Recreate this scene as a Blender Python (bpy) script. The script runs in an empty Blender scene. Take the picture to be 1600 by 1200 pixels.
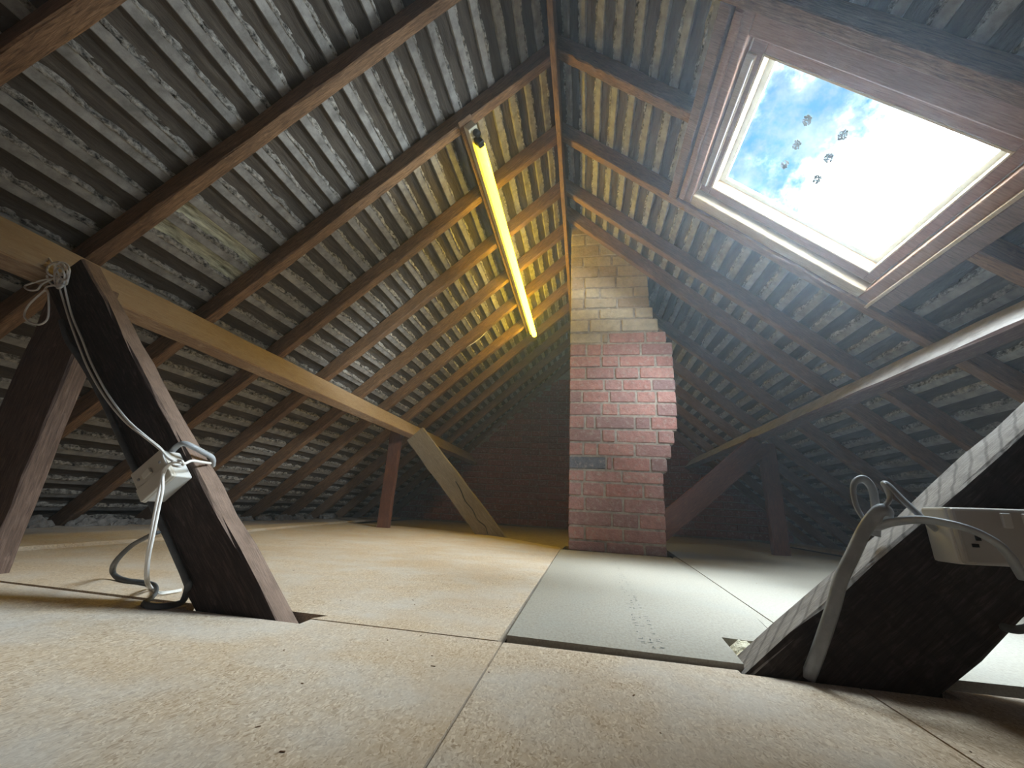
import bpy, bmesh, math, random
from mathutils import Vector, Matrix, noise
SC = bpy.context.scene
COL = SC.collection
rnd = random.Random(7)
S = 0.21                                   # metres per layout unit (camera height above the boards = 1 unit)

# ------------------------------------------------------------------ camera
YAW, PIT, ROL, FPX = -0.1894, 0.3007, 0.0561, 618.0
_f = Vector((math.sin(YAW)*math.cos(PIT), math.cos(YAW)*math.cos(PIT), math.sin(PIT)))
_r = Vector((math.cos(YAW), -math.sin(YAW), 0)); _u = _r.cross(_f)
CR = _r*math.cos(ROL) + _u*math.sin(ROL); CU = -_r*math.sin(ROL) + _u*math.cos(ROL); CF = _f
cam = bpy.data.cameras.new('camera'); cam_o = bpy.data.objects.new('camera', cam); COL.objects.link(cam_o)
cam.sensor_width = 36; cam.lens = FPX/1600*36; cam.clip_start = 0.01
mw = Matrix((CR, CU, -CF)).transposed().to_4x4(); mw.translation = Vector((0, 0, S)); cam_o.matrix_world = mw
SC.camera = cam_o

# ------------------------------------------------------------------ view, sky
SC.view_settings.view_transform = 'Standard'; SC.view_settings.look = 'None'
SC.view_settings.gamma = 1; SC.view_settings.use_curve_mapping = False
SC.view_settings.exposure = 0.0
SKY_CLOUD = 112.0
SKY_BLUE = (0.05, 0.39, 0.84)
GLARE = 0.036                                # scattering per metre of an added air volume standing in for lens glare
world = bpy.data.worlds.new('sky'); SC.world = world; world.use_nodes = True
nt = world.node_tree; N = nt.nodes; Lk = nt.links; N.clear()
tc = N.new('ShaderNodeTexCoord'); mp = N.new('ShaderNodeMapping'); mp.inputs['Location'].default_value = (-5.08, -1.12, -0.08)
Lk.new(tc.outputs['Generated'], mp.inputs['Vector'])
no = N.new('ShaderNodeTexNoise'); no.inputs['Scale'].default_value = 2.6; no.inputs['Detail'].default_value = 7; no.inputs['Roughness'].default_value = 0.6
Lk.new(mp.outputs[0], no.inputs['Vector'])
cr = N.new('ShaderNodeValToRGB'); e = cr.color_ramp.elements
e[0].position = 0.36; e[0].color = (0, 0, 0, 1); e[1].position = 0.56; e[1].color = (1, 1, 1, 1)
Lk.new(no.outputs['Fac'], cr.inputs[0])
pw = N.new('ShaderNodeMath'); pw.operation = 'POWER'; pw.inputs[1].default_value = 3.0; Lk.new(cr.outputs[0], pw.inputs[0])
mx = N.new('ShaderNodeMix'); mx.data_type = 'RGBA'
mx.inputs[6].default_value = (*SKY_BLUE, 1); mx.inputs[7].default_value = (SKY_CLOUD*.87, SKY_CLOUD*.955, SKY_CLOUD*1.04, 1)
n2 = N.new('ShaderNodeTexNoise'); n2.inputs['Scale'].default_value = 9; n2.inputs['Detail'].default_value = 8; n2.inputs['Roughness'].default_value = .65
Lk.new(mp.outputs[0], n2.inputs['Vector'])
veil = N.new('ShaderNodeValToRGB'); v_ = veil.color_ramp.elements; v_[0].position = .46; v_[0].color = (*SKY_BLUE, 1); v_[1].position = .74; v_[1].color = (.80, .95, 1, 1)
Lk.new(n2.outputs['Fac'], veil.inputs[0]); Lk.new(veil.outputs[0], mx.inputs[6])
Lk.new(pw.outputs[0], mx.inputs[0])
bg = N.new('ShaderNodeBackground'); Lk.new(mx.outputs[2], bg.inputs[0])
wo = N.new('ShaderNodeOutputWorld'); Lk.new(bg.outputs[0], wo.inputs[0])

# ------------------------------------------------------------------ roof frames
PITCH = math.radians(41.7); CP, SP = math.cos(PITCH), math.sin(PITCH); T = SP/CP
DL, DR = 10.53, 9.55                       # height of the rafter undersides at x = 0
def RP(side, q, y, w):                     # q along the slope (x = q cos), w towards the attic
    if side == 'L': return Vector((q*CP + SP*w, y, DL + q*SP - CP*w))
    return Vector((q*CP - SP*w, y, DR - q*SP - CP*w))
GS0, GS1, GY0, GY1, GW = 3.40, 6.47, 4.77, 7.08, -0.50   # skylight glass
OS0, OS1, OY0, OY1 = 2.70, 6.96, 4.07, 7.70              # opening between the timbers
# daylight portal at the skylight
pl = bpy.data.lights.new('skylight_portal', 'AREA'); pl.shape = 'RECTANGLE'; pl.size = (GS1-GS0+.3)*S; pl.size_y = (GY1-GY0+.3)*S
pl.cycles.is_portal = True
po = bpy.data.objects.new('skylight_portal', pl); COL.objects.link(po)
pc = RP('R', (GS0+GS1)/2, (GY0+GY1)/2, GW-.12)*S
pm = Matrix((Vector((CP, 0, -SP)), Vector((0, -1, 0)), Vector((SP, 0, CP)))).transposed().to_4x4(); pm.translation = pc; po.matrix_world = pm

def at(px, py, Y):                         # point seen at a photo pixel, at depth Y along the ridge
    d = CR*((px-800)/FPX) - CU*((py-600)/FPX) + CF
    return Vector((0, 0, 1)) + d*(Y/d.y)
def atz(px, py, z=0):
    d = CR*((px-800)/FPX) - CU*((py-600)/FPX) + CF
    return Vector((0, 0, 1)) + d*((z-1)/d.z)

# ------------------------------------------------------------------ materials
class Mat:
    def __init__(s, name, rough=.8):
        s.m = bpy.data.materials.new(name); s.m.use_nodes = True; s.t = s.m.node_tree; s.n = s.t.nodes
        s.b = s.n['Principled BSDF']; s.b.inputs['Roughness'].default_value = rough
        s.b.inputs['Specular IOR Level'].default_value = .25
        s.tc = s.n.new('ShaderNodeTexCoord')
    def link(s, a, b): s.t.links.new(a, b)
    def noise(s, scale, detail=4, rough=.6, vec=(1, 1, 1), dist=0, loc=None):
        m = s.n.new('ShaderNodeMapping'); m.inputs['Scale'].default_value = vec
        s.link(s.tc.outputs['Object'], m.inputs[0])
        oi = s.n.new('ShaderNodeObjectInfo'); ad = s.n.new('ShaderNodeVectorMath'); ad.operation = 'ADD'
        sc_ = s.n.new('ShaderNodeMath'); sc_.operation = 'MULTIPLY'; sc_.inputs[1].default_value = 40
        s.link(oi.outputs['Random'], sc_.inputs[0]); s.link(m.outputs[0], ad.inputs[0]); s.link(sc_.outputs[0], ad.inputs[1])
        n = s.n.new('ShaderNodeTexNoise'); n.inputs['Scale'].default_value = scale; n.inputs['Detail'].default_value = detail
        n.inputs['Roughness'].default_value = rough; n.inputs['Distortion'].default_value = dist
        s.link(ad.outputs[0], n.inputs['Vector']); return n.outputs['Fac']
    def ramp(s, fac, stops):
        r = s.n.new('ShaderNodeValToRGB'); el = r.color_ramp.elements
        while len(el) < len(stops): el.new(.5)
        for q, (p, c) in zip(el, stops): q.position = p; q.color = (*c, 1)
        s.link(fac, r.inputs[0]); return r.outputs[0]
    def mix(s, fac, a, b, mode='MIX'):
        m = s.n.new('ShaderNodeMix'); m.data_type = 'RGBA'; m.blend_type = mode
        for i, v in ((0, fac), (6, a), (7, b)):
            if hasattr(v, 'is_linked'): s.link(v, m.inputs[i])
            else: m.inputs[i].default_value = v if i == 0 else (*v, 1)
        return m.outputs[2]
    def rand(s): return s.n.new('ShaderNodeObjectInfo').outputs['Random']
    def color(s, c):
        if hasattr(c, 'is_linked'): s.link(c, s.b.inputs['Base Color'])
        else: s.b.inputs['Base Color'].default_value = (*c, 1)
    def bump(s, h, dist=.004, strength=.6):
        b = s.n.new('ShaderNodeBump'); b.inputs['Distance'].default_value = dist; b.inputs['Strength'].default_value = strength
        s.link(h, b.inputs['Height']); s.link(b.outputs[0], s.b.inputs['Normal'])
def wood(name, dark, mid, light, bump=.003, fine=1.0, saw=None, dust_and_light=None):
    m = Mat(name, .78)
    g = m.noise(18*fine, 6, .65, (1.2, 14, 14), .6)
    c = m.ramp(g, [(.3, dark), (.52, mid), (.75, light)])
    st = m.noise(5, 5, .6, (1, 2.2, 2.2))
    c = m.mix(m.ramp(st, [(.38, (0, 0, 0)), (.7, (.55,)*3)]), c, dark)
    du = m.noise(46, 3, .7, (.5, 1, 1))
    c = m.mix(m.ramp(du, [(.62, (0,)*3), (.78, (.4,)*3)]), c, tuple(min(1, v*1.5+.03) for v in light))
    oi = m.rand()
    c = m.mix(m.ramp(oi, [(0, (.25,)*3), (1, (0,)*3)]), c, tuple(v*.55 for v in mid))
    if dust_and_light:                                # dusty tone on up-facing faces, with skylight brightening put into the colour
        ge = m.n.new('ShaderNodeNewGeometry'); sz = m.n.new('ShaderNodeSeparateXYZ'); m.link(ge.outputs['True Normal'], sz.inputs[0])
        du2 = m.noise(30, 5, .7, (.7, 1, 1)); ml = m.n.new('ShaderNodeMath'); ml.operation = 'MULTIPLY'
        m.link(m.ramp(sz.outputs['Z'], [(.2, (0,)*3), (.55, (dust_and_light[1],)*3)]), ml.inputs[0]); m.link(m.ramp(du2, [(.3, (.55,)*3), (.6, (1,)*3)]), ml.inputs[1])
        c = m.mix(ml.outputs[0], c, dust_and_light[0])
    m.color(c)
    if saw:
        w = m.n.new('ShaderNodeTexWave'); w.wave_type = 'BANDS'; w.inputs['Scale'].default_value = saw; w.inputs['Distortion'].default_value = 2.5
        w.inputs['Detail'].default_value = 3
        mp_ = m.n.new('ShaderNodeMapping'); mp_.inputs['Rotation'].default_value = (0, 0, .95); m.link(m.tc.outputs['Object'], mp_.inputs[0]); m.link(mp_.outputs[0], w.inputs[0])
        h = m.n.new('ShaderNodeMath'); h.operation = 'MULTIPLY_ADD'; h.inputs[1].default_value = .35
        m.link(w.outputs['Fac'], h.inputs[0]); m.link(g, h.inputs[2]); m.bump(h.outputs[0], bump, .6)
        m.color(m.mix(m.ramp(w.outputs['Fac'], [(.0, (.45,)*3), (.22, (0,)*3)]), c, dark))
    else: m.bump(g, bump, .8)
    return m.m
M = {}
M['rafter'] = wood('rafter_wood', (.085, .047, .028), (.27, .16, .088), (.47, .30, .18))
M['purlin'] = wood('purlin_wood', (.19, .105, .06), (.36, .235, .14), (.52, .40, .27), dust_and_light=((.46, .40, .32), .45))
M['purlin_dark'] = wood('dark_purlin_wood', (.06, .036, .030), (.13, .080, .068), (.27, .21, .18), dust_and_light=((.50, .48, .46), .85))
M['strut'] = wood('rough_strut_wood', (.020, .012, .010), (.05, .031, .025), (.15, .105, .085), .006, dust_and_light=((.33, .235, .185), .75))
M['strut_sawn'] = wood('sawn_strut_wood', (.022, .017, .016), (.055, .042, .038), (.16, .13, .115), .006, saw=16, dust_and_light=((.40, .37, .34), .85))
M['post_brown'] = wood('brown_post_wood', (.06, .04, .031), (.18, .12, .095), (.31, .225, .185), .005)
M['strut_grey'] = wood('weathered_strut_wood', (.15, .12, .09), (.30, .25, .19), (.42, .36, .28), .004)
M['post'] = wood('red_post_wood', (.08, .032, .020), (.17, .070, .042), (.27, .13, .08))
M['trim'] = wood('skylight_trimmer_wood', (.12, .075, .055), (.26, .17, .13), (.36, .26, .20))
M['frame'] = wood('varnished_frame_wood', (.20, .11, .07), (.36, .21, .14), (.46, .30, .21), .001)
M['frame_pale'] = wood('pale_frame_wood', (.42, .32, .20), (.62, .50, .34), (.72, .62, .46), .001)

m = Mat('chipboard', .75)
vo = m.n.new('ShaderNodeTexVoronoi'); vo.inputs['Scale'].default_value = 520; vo.inputs['Randomness'].default_value = 1
mpv = m.n.new('ShaderNodeMapping'); mpv.inputs['Scale'].default_value = (1, .45, 1); mpv.inputs['Rotation'].default_value = (0, 0, .5)
wn = m.n.new('ShaderNodeTexNoise'); wn.inputs['Scale'].default_value = 60
m.link(m.tc.outputs['Object'], mpv.inputs[0]); 
mxv = m.mix(.012, (0, 0, 0), (0, 0, 0)); mm = mxv.node; m.link(mpv.outputs[0], mm.inputs[6]); m.link(m.tc.outputs['Object'], wn.inputs['Vector']); m.link(wn.outputs['Color'], mm.inputs[7])
m.link(mxv, vo.inputs['Vector'])
sep = m.n.new('ShaderNodeSeparateColor'); m.link(vo.outputs['Color'], sep.inputs[0])
chips = m.ramp(sep.outputs[0], [(0, (.36, .265, .175)), (.2, (.52, .41, .295)), (.75, (.61, .505, .385)), (1, (.74, .64, .51))])
fine = m.noise(330, 3, .7, (1, .5, 1))
chips = m.mix(m.ramp(fine, [(.58, (0,)*3), (.72, (.5,)*3)]), chips, (.28, .20, .13))
dust_and_light = m.noise(5.5, 6, .62, (1, 1.3, 1))
dusty = m.mix(m.ramp(dust_and_light, [(.42, (0,)*3), (.66, (.62,)*3)]), chips, (.60, .575, .54))
stain = m.noise(3.3, 4, .55)
c = m.mix(m.ramp(stain, [(.5, (0,)*3), (.72, (.42,)*3)]), dusty, (.50, .36, .22))
g = m.noise(70, 3, .6)
m.color(c); m.bump(g, .0012, .5); M['chipboard'] = m.m
m = Mat('pale_chipboard', .75)
g = m.noise(240, 3, .7, (1, .5, 1)); gg = m.noise(7, 6, .65)
c = m.ramp(g, [(.3, (.29, .27, .23)), (.5, (.355, .335, .29)), (.75, (.42, .40, .35))])
c = m.mix(m.ramp(gg, [(.5, (0,)*3), (.75, (.35,)*3)]), c, (.33, .345, .33))
m.color(c); m.bump(g, .0008, .4); M['chip_pale'] = m.m
m = Mat('dull_chipboard', .85)  # darker, plainer chipboard for the far and eaves boards
g = m.noise(26, 5, .6); m.color(m.ramp(g, [(.3, (.26, .21, .145)), (.7, (.42, .35, .25))])); M['chip_far'] = m.m

def brickmat(name, a, b, c_, soot, bright=1):
    m = Mat(name, .9)
    base = m.ramp(m.rand(), [(0, a), (.35, b), (.7, c_), (1, soot)])
    n1 = m.noise(28, 6, .65); base = m.mix(m.ramp(n1, [(.4, (0,)*3), (.72, (.6,)*3)]), base, tuple(v*.5 for v in b))
    n2 = m.noise(44, 5, .7); base = m.mix(m.ramp(n2, [(.52, (0,)*3), (.68, (.62,)*3)]), base, (.52, .44, .40))
    m.color(base); m.bump(n1, .012, 1); return m.m
M['brick'] = brickmat('red_brick', (.47, .22, .19), (.53, .28, .24), (.44, .24, .22), (.32, .20, .195))
M['brick_lime'] = brickmat('limewashed_brick', (.56, .48, .36), (.63, .55, .42), (.50, .41, .30), (.44, .34, .25))
M['brick_blue'] = brickmat('blue_brick', (.14, .14, .17), (.17, .17, .20), (.14, .14, .17), (.2, .18, .2))
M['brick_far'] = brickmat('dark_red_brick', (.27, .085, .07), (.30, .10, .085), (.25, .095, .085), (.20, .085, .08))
def plain(name, a, b, scale, rough=.9, bump=.004, detail=5):
    m = Mat(name, rough); n = m.noise(scale, detail, .65); m.color(m.ramp(n, [(.32, a), (.68, b)])); m.bump(n, bump, .8); return m.m
M['mortar'] = plain('lime_mortar', (.28, .235, .195), (.52, .455, .39), 40)
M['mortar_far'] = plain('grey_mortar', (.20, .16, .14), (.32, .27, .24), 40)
m = Mat('torched_tile_back', .95)
n1 = m.noise(16, 6, .68); n2 = m.noise(70, 4, .7)
c = m.ramp(n1, [(.3, (.052, .042, .034)), (.55, (.108, .088, .070)), (.78, (.19, .162, .132))])
c = m.mix(m.ramp(m.rand(), [(0, (0,)*3), (1, (.5,)*3)]), c, (.06, .048, .038))
c = m.mix(m.ramp(n2, [(.62, (0,)*3), (.76, (.35,)*3)]), c, (.24, .22, .195))
m.color(c); m.bump(n1, .012, .9); M['tile'] = m.m
M['tile_lime'] = plain('lime_streaked_tile_back', (.12, .11, .06), (.75, .76, .60), 26, .95, .012)
M['batten'] = plain('grey_batten_wood', (.19, .182, .17), (.40, .39, .375), 24, .9, .003)
m = Mat('crumbling_torching', .95)
n1 = m.noise(55, 5, .75); m.color(m.ramp(n1, [(.36, (.018, .017, .016)), (.46, (.24, .225, .20)), (.62, (.60, .575, .53))])); m.bump(n1, .012, 1); M['crumb'] = m.m
M['dark'] = plain('dark_void', (.012, .011, .010), (.03, .027, .024), 10)
M['board_end'] = M['rafter']
M['white_plastic'] = plain('white_plastic', (.62, .61, .58), (.68, .67, .64), 6, .35, .0002)
M['grey_plastic'] = plain('aged_grey_plastic', (.44, .42, .39), (.52, .50, .47), 9, .4, .0003)
M['switch'] = plain('cream_switch_plastic', (.56, .52, .45), (.60, .56, .49), 6, .35, .0002)
M['slot'] = plain('black_slot', (.012,)*3, (.02,)*3, 5, .6)
M['white_cord'] = plain('white_flex', (.76, .75, .72), (.84, .83, .80), 60, .45, .0004)
M['grey_cable'] = plain('grey_pvc_cable', (.30, .32, .34), (.42, .445, .47), 40, .35, .0004)
M['dark_cable'] = plain('dark_grey_cable', (.07, .075, .08), (.12, .125, .13), 30, .5, .0004)
M['white_enamel'] = plain('aged_white_enamel', (.62, .58, .44), (.74, .70, .55), 14, .4, .0003)
M['black'] = plain('black_bakelite', (.015,)*3, (.03,)*3, 10, .45)
M['steel'] = plain('dull_steel', (.25, .25, .25), (.4, .4, .4), 60, .45, .0004)
M['bead'] = plain('pale_glazing_bead', (.55, .60, .62), (.68, .72, .73), 30, .5, .0005)
M['wool'] = plain('mineral_wool', (.52, .48, .34), (.78, .74, .58), 60, .98, .012)
M['dirt'] = plain('lichen_spot', (.02, .024, .02), (.09, .10, .08), 300, .95, .001)
M['debris'] = plain('mortar_debris', (.16, .15, .14), (.32, .30, .28), 30, .95, .01)
M['ink'] = plain('grey_stamp_ink', (.07, .08, .08), (.13, .14, .14), 200, .8, .0002)
M['hollow'] = plain('outer_roof_tiles', (.10, .06, .045), (.18, .11, .08), 20)
m = Mat('fluorescent_tube', .3); m.b.inputs['Emission Color'].default_value = (1, .67, .016, 1)
sx__ = m.n.new('ShaderNodeSeparateXYZ'); m.link(m.tc.outputs['Generated'], sx__.inputs[0])
mr = m.n.new('ShaderNodeMapRange'); mr.inputs[1].default_value = .0; mr.inputs[2].default_value = .75; mr.inputs[3].default_value = 14.0; mr.inputs[4].default_value = 50.0
m.link(sx__.outputs['Y'], mr.inputs[0]); m.link(mr.outputs[0], m.b.inputs['Emission Strength'])
m.color((.8, .7, .4)); M['tube'] = m.m
g = bpy.data.materials.new('skylight_glass'); g.use_nodes = True; gn = g.node_tree; gn.nodes.clear()
tr = gn.nodes.new('ShaderNodeBsdfTransparent'); tr.inputs[0].default_value = (.94, .97, .97, 1)
gl = gn.nodes.new('ShaderNodeBsdfGlossy'); gl.inputs['Roughness'].default_value = .03
lf = gn.nodes.new('ShaderNodeLayerWeight'); lp_ = gn.nodes.new('ShaderNodeMath'); lp_.operation = 'POWER'; lp_.inputs[1].default_value = 5; gn.links.new(lf.outputs['Facing'], lp_.inputs[0])
lw = gn.nodes.new('ShaderNodeMath'); lw.operation = 'MULTIPLY_ADD'; lw.inputs[1].default_value = .5; lw.inputs[2].default_value = .03; gn.links.new(lp_.outputs[0], lw.inputs[0])
ms = gn.nodes.new('ShaderNodeMixShader'); go_ = gn.nodes.new('ShaderNodeOutputMaterial')
gn.links.new(lw.outputs[0], ms.inputs[0]); gn.links.new(tr.outputs[0], ms.inputs[1]); gn.links.new(gl.outputs[0], ms.inputs[2]); gn.links.new(ms.outputs[0], go_.inputs[0])
M['glass'] = g

# ------------------------------------------------------------------ builders
def tag(o, label=None, cat=None, group=None, kind=None):
    if label: o['label'] = label
    if cat: o['category'] = cat
    if group: o['group'] = group
    if kind: o['kind'] = kind
    return o
def empty(name, loc=(0, 0, 0), **k):
    o = bpy.data.objects.new(name, None); COL.objects.link(o); o.location = Vector(loc)*S; o.empty_display_size = .05
    return tag(o, **k)
def mesh_obj(name, verts, faces, mat, parent=None, mw=None, smooth=False, bevel=0):
    me = bpy.data.meshes.new(name); me.from_pydata([tuple(v) for v in verts], [], faces); me.update()
    me.materials.append(mat)
    o = bpy.data.objects.new(name, me); COL.objects.link(o)
    if mw is not None: o.matrix_world = mw
    if parent is not None:
        o.parent = parent
        pmw = Matrix.Translation(parent.location) if parent.type == 'EMPTY' and parent.parent is None else parent.matrix_world
        o.matrix_parent_inverse = pmw.inverted()
    if smooth:
        for p in me.polygons: p.use_smooth = True
    if bevel:
        b = o.modifiers.new('bevel', 'BEVEL'); b.width = bevel; b.segments = 2; b.limit_method = 'ANGLE'
    return o
def frame(L, W):
    L = L.normalized(); W = (W - L*W.dot(L)).normalized(); D = L.cross(W)
    return L, W, D
def beam(name, A, B, wd, w, d, mat, cutA=None, cutB=None, n=10, jit=.006, bev=.018, parent=None, flip=False, bow=0, **k):
    """timber from A to B; w = range along wd, d = range along L x wd; cut = (point, normal)"""
    A, B = Vector(A), Vector(B); L, W, D = frame(B-A, Vector(wd)); ln = (B-A).length
    sec = [(w[0]+bev, d[0]), (w[1]-bev, d[0]), (w[1], d[0]+bev), (w[1], d[1]-bev), (w[1]-bev, d[1]), (w[0]+bev, d[1]), (w[0], d[1]-bev), (w[0], d[0]+bev)]
    r = random.Random(len(name)*7 + int(abs(A.y)*31)); verts = []
    for i in range(n+1):
        t = i/n
        for (a, b) in sec:
            P = A + L*(ln*t) + W*a + D*b
            if (i == 0 and cutA) or (i == n and cutB):
                cp, cn = cutA if i == 0 else cutB; cn = Vector(cn); P = P + L*((Vector(cp)-P).dot(cn)/L.dot(cn))
            else: P = P + W*r.uniform(-jit, jit) + D*r.uniform(-jit, jit)
            if bow: P = P + W*(bow*math.sin(math.pi*t))
            verts.append(P)
    R3 = Matrix((L, W, D)); loc = [(R3 @ (P-A))*S for P in verts]
    faces = [[i*8+j, i*8+(j+1) % 8, (i+1)*8+(j+1) % 8, (i+1)*8+j] for i in range(n) for j in range(8)]
    faces += [list(range(7, -1, -1)), [n*8+j for j in range(8)]]
    mw = R3.transposed().to_4x4(); mw.translation = A*S
    o = mesh_obj(name, loc, faces, mat, parent, mw)
    bm = bmesh.new(); bm.from_mesh(o.data); bmesh.ops.recalc_face_normals(bm, faces=bm.faces); bm.to_mesh(o.data); bm.free()
    return tag(o, **k)
def box(name, c, ax, half, mat, parent=None, bevel=0.0, **k):
    """box centred at c (units) with axes ax (3 vectors) and half sizes (units)"""
    ax = [Vector(a).normalized() for a in ax]; hx, hy, hz = [h*S for h in half]
    v = [(x, y, z) for x in (-hx, hx) for y in (-hy, hy) for z in (-hz, hz)]
    f = [(0, 1, 3, 2), (4, 6, 7, 5), (0, 4, 5, 1), (2, 3, 7, 6), (0, 2, 6, 4), (1, 5, 7, 3)]
    mw = Matrix(ax).transposed().to_4x4(); mw.translation = Vector(c)*S
    if mw.determinant() < 0: f = [tuple(reversed(q)) for q in f]
    o = mesh_obj(name, v, f, mat, parent, mw, bevel=bevel*S)
    return tag(o, **k)
def catmull(pts, m=8):
    P = [pts[0]*2-pts[1]] + pts + [pts[-1]*2-pts[-2]]; out = []
    for i in range(1, len(P)-2):
        for j in range(m):
            t = j/m; a, b, c, d = P[i-1:i+3]
            out.append(.5*((2*b) + (c-a)*t + (2*a-5*b+4*c-d)*t*t + (3*b-a-3*c+d)*t**3))
    return out + [pts[-1]]
def cable(name, pts, rx, ry, mat, parent=None, m=8, sides=8, up=None, **k):
    P = catmull([Vector(p) for p in pts], m); n = len(P); v = []; prev = Vector(up or (0, 1, 0))
    base = P[0].copy()
    for i, p in enumerate(P):
        t = (P[min(i+1, n-1)]-P[max(i-1, 0)]).normalized()
        a = prev - t*prev.dot(t)
        if a.length < 1e-4: a = t.orthogonal()
        a.normalize(); prev = a; b = t.cross(a)
        for s_ in range(sides):
            q = 2*math.pi*s_/sides; v.append((p - base + a*(ry*math.cos(q)) + b*(rx*math.sin(q)))*S)
    f = [[i*sides+j, i*sides+(j+1) % sides, (i+1)*sides+(j+1) % sides, (i+1)*sides+j] for i in range(n-1) for j in range(sides)]
    f += [list(range(sides-1, -1, -1)), [(n-1)*sides+j for j in range(sides)]]
    o = mesh_obj(name, v, f, mat, parent, Matrix.Translation(base*S), smooth=True)
    return tag(o, **k)
def prism(name, poly, z0, z1, mat, parent=None, **k):
    c = sum((Vector((x, y, 0)) for x, y in poly), Vector())/len(poly)
    n = len(poly); v = [((x-c.x)*S, (y-c.y)*S, (z-z1)*S) for z in (z0, z1) for x, y in poly]
    f = [list(range(n-1, -1, -1)), list(range(n, 2*n))] + [[i, (i+1) % n, n+(i+1) % n, n+i] for i in range(n)]
    o = mesh_obj(name, v, f, mat, parent, Matrix.Translation(Vector((c.x, c.y, z1))*S))
    return tag(o, **k)
def lump(name, c, r, mat, parent=None, seed=0, sub=2, flat=.7, **k):
    bm = bmesh.new(); bmesh.ops.create_icosphere(bm, subdivisions=sub, radius=1)
    for v in bm.verts:
        d = 1 + .45*noise.noise(v.co*1.6+Vector((seed*3.1, 0, 0)))+.25*noise.noise(v.co*4+Vector((seed, 5, 0)))
        v.co = Vector((v.co.x*r[0]*d, v.co.y*r[1]*d, v.co.z*r[2]*d))*S
    me = bpy.data.meshes.new(name); bm.to_mesh(me); bm.free(); me.materials.append(mat)
    o = bpy.data.objects.new(name, me); COL.objects.link(o); o.location = Vector(c)*S
    if parent is not None: o.parent = parent; o.matrix_parent_inverse = Matrix.Translation(parent.location).inverted()
    return tag(o, **k)

# ------------------------------------------------------------------ floor
YF, YB = 24.4, -5.0
floor = empty('floor', kind='structure')
prism('subfloor', [(-13.2, YB), (12.2, YB), (12.2, YF+.5), (-13.2, YF+.5)], -.45, -.20, M['dark'], floor)
g_ = .007
TH = .085
def panel(poly, z=0, mat='chipboard'): return prism('floor_panel', poly, z-TH, z, M[mat], floor)
panel([(-8.1, YB), (-.62-g_, YB), (-.62-g_, 3.45), (-2.28, 3.45), (-2.28, 3.31), (-3.5, 3.31), (-3.5, 3.42), (-8.1, 3.47)])
panel([(-.62+g_, YB), (1.72-g_, YB), (1.76-g_, 3.385), (1.05, 3.385), (1.05, 3.45), (-.62+g_, 3.45)])
panel([(1.72+g_, YB), (8.5, YB), (8.5, 3.57), (2.32, 3.55), (2.32, 3.385), (1.76+g_, 3.385)])
panel([(-8.1, 3.50), (-3.5, 3.50), (-3.5, 3.62), (-2.22, 3.60), (-2.30, 3.475), (-.66, 3.475), (-.62-g_, 11.75), (-2.6, 14.0), (-4.0, 15.1), (-7.4, 16.2), (-9.7, 16.2), (-8.95, 11.3), (-8.14, 6.9), (-8.1, 4.9)])
panel([(-.60, 3.51), (1.10, 3.475), (1.15, 4.12), (1.62, 4.08), (1.77, 5.1), (1.88, 6.9), (2.06, 10.94), (-.60, 10.94)], .035, 'chip_pale')
panel([(1.66, 4.10), (1.82, 4.32), (1.93, 5.3), (2.06, 7.2), (2.28, 11.6), (2.10, 10.94), (1.92, 6.9), (1.80, 5.1)], .01, 'chip_pale')
panel([(1.85, 4.25), (2.30, 3.95), (2.45, 3.72), (5.4, 3.80), (5.48, 10.8), (5.72, 13.2), (5.45, 15.7), (4.9, 17.5), (2.6, 16.4), (2.33, 11.9)], .02, 'chip_pale')
panel([(5.44, 3.8), (9.2, 3.8), (9.3, 15.5), (5.6, 15.6), (5.80, 13.2), (5.53, 10.8)], .0, 'chip_pale')
panel([(-11.6, YB), (-8.16, YB), (-8.16, 4.8), (-8.22, 6.9), (-9.0, 11.3), (-10.0, 17.3), (-10.6, 23), (-11.7, 23), (-11.6, 9)], .055)
panel([(-9.6, 16.3), (-7.4, 16.3), (-4.0, 15.2), (-2.6, 14.1), (-.64, 11.9), (-.58, 13.4), (2.5, 13.4), (2.6, 16.5), (4.9, 17.6), (5.5, 16), (9.0, 16), (9.0, YF-.02), (-10.4, YF-.02), (-9.9, 18)], -.075, 'chip_far')
panel([(9.24, YB), (10.5, YB), (10.5, 23), (9.36, 23), (9.36, 15.4), (9.26, 3.8)], .02, 'chip_far')
# printed stamp on the pale panel: three broken lines of small characters
sv, sf = [], []
p0, p1 = atz(958, 872, .035), atz(1037, 1015, .035)
for row, off in enumerate((0, -.075, -.14)):
    i = 0; t = .0 if row == 0 else .42
    while t < 1:
        if rnd.random() < (.5 if row == 0 else .38*t+.05):
            c = p0.lerp(p1, t) + Vector((off*(.3+.7*t), 0, 0)); w_ = .006+.010*t; l_ = .012+.03*rnd.random()
            for q in range(2):
                cc = c + Vector((rnd.uniform(-.014, .014), rnd.uniform(-.02, .02), 0)); a, b = (w_, .005) if rnd.random() < .5 else (.004, l_*.5)
                k0 = len(sv); sv += [((cc.x+x)*S, (cc.y+y)*S, .0362*S) for x, y in ((-a, -b), (a, -b), (a, b), (-a, b))]; sf.append([k0, k0+1, k0+2, k0+3])
        t += .012 if row == 0 else .016
mesh_obj('printed_stamp', sv, sf, M['ink'], floor)
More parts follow.
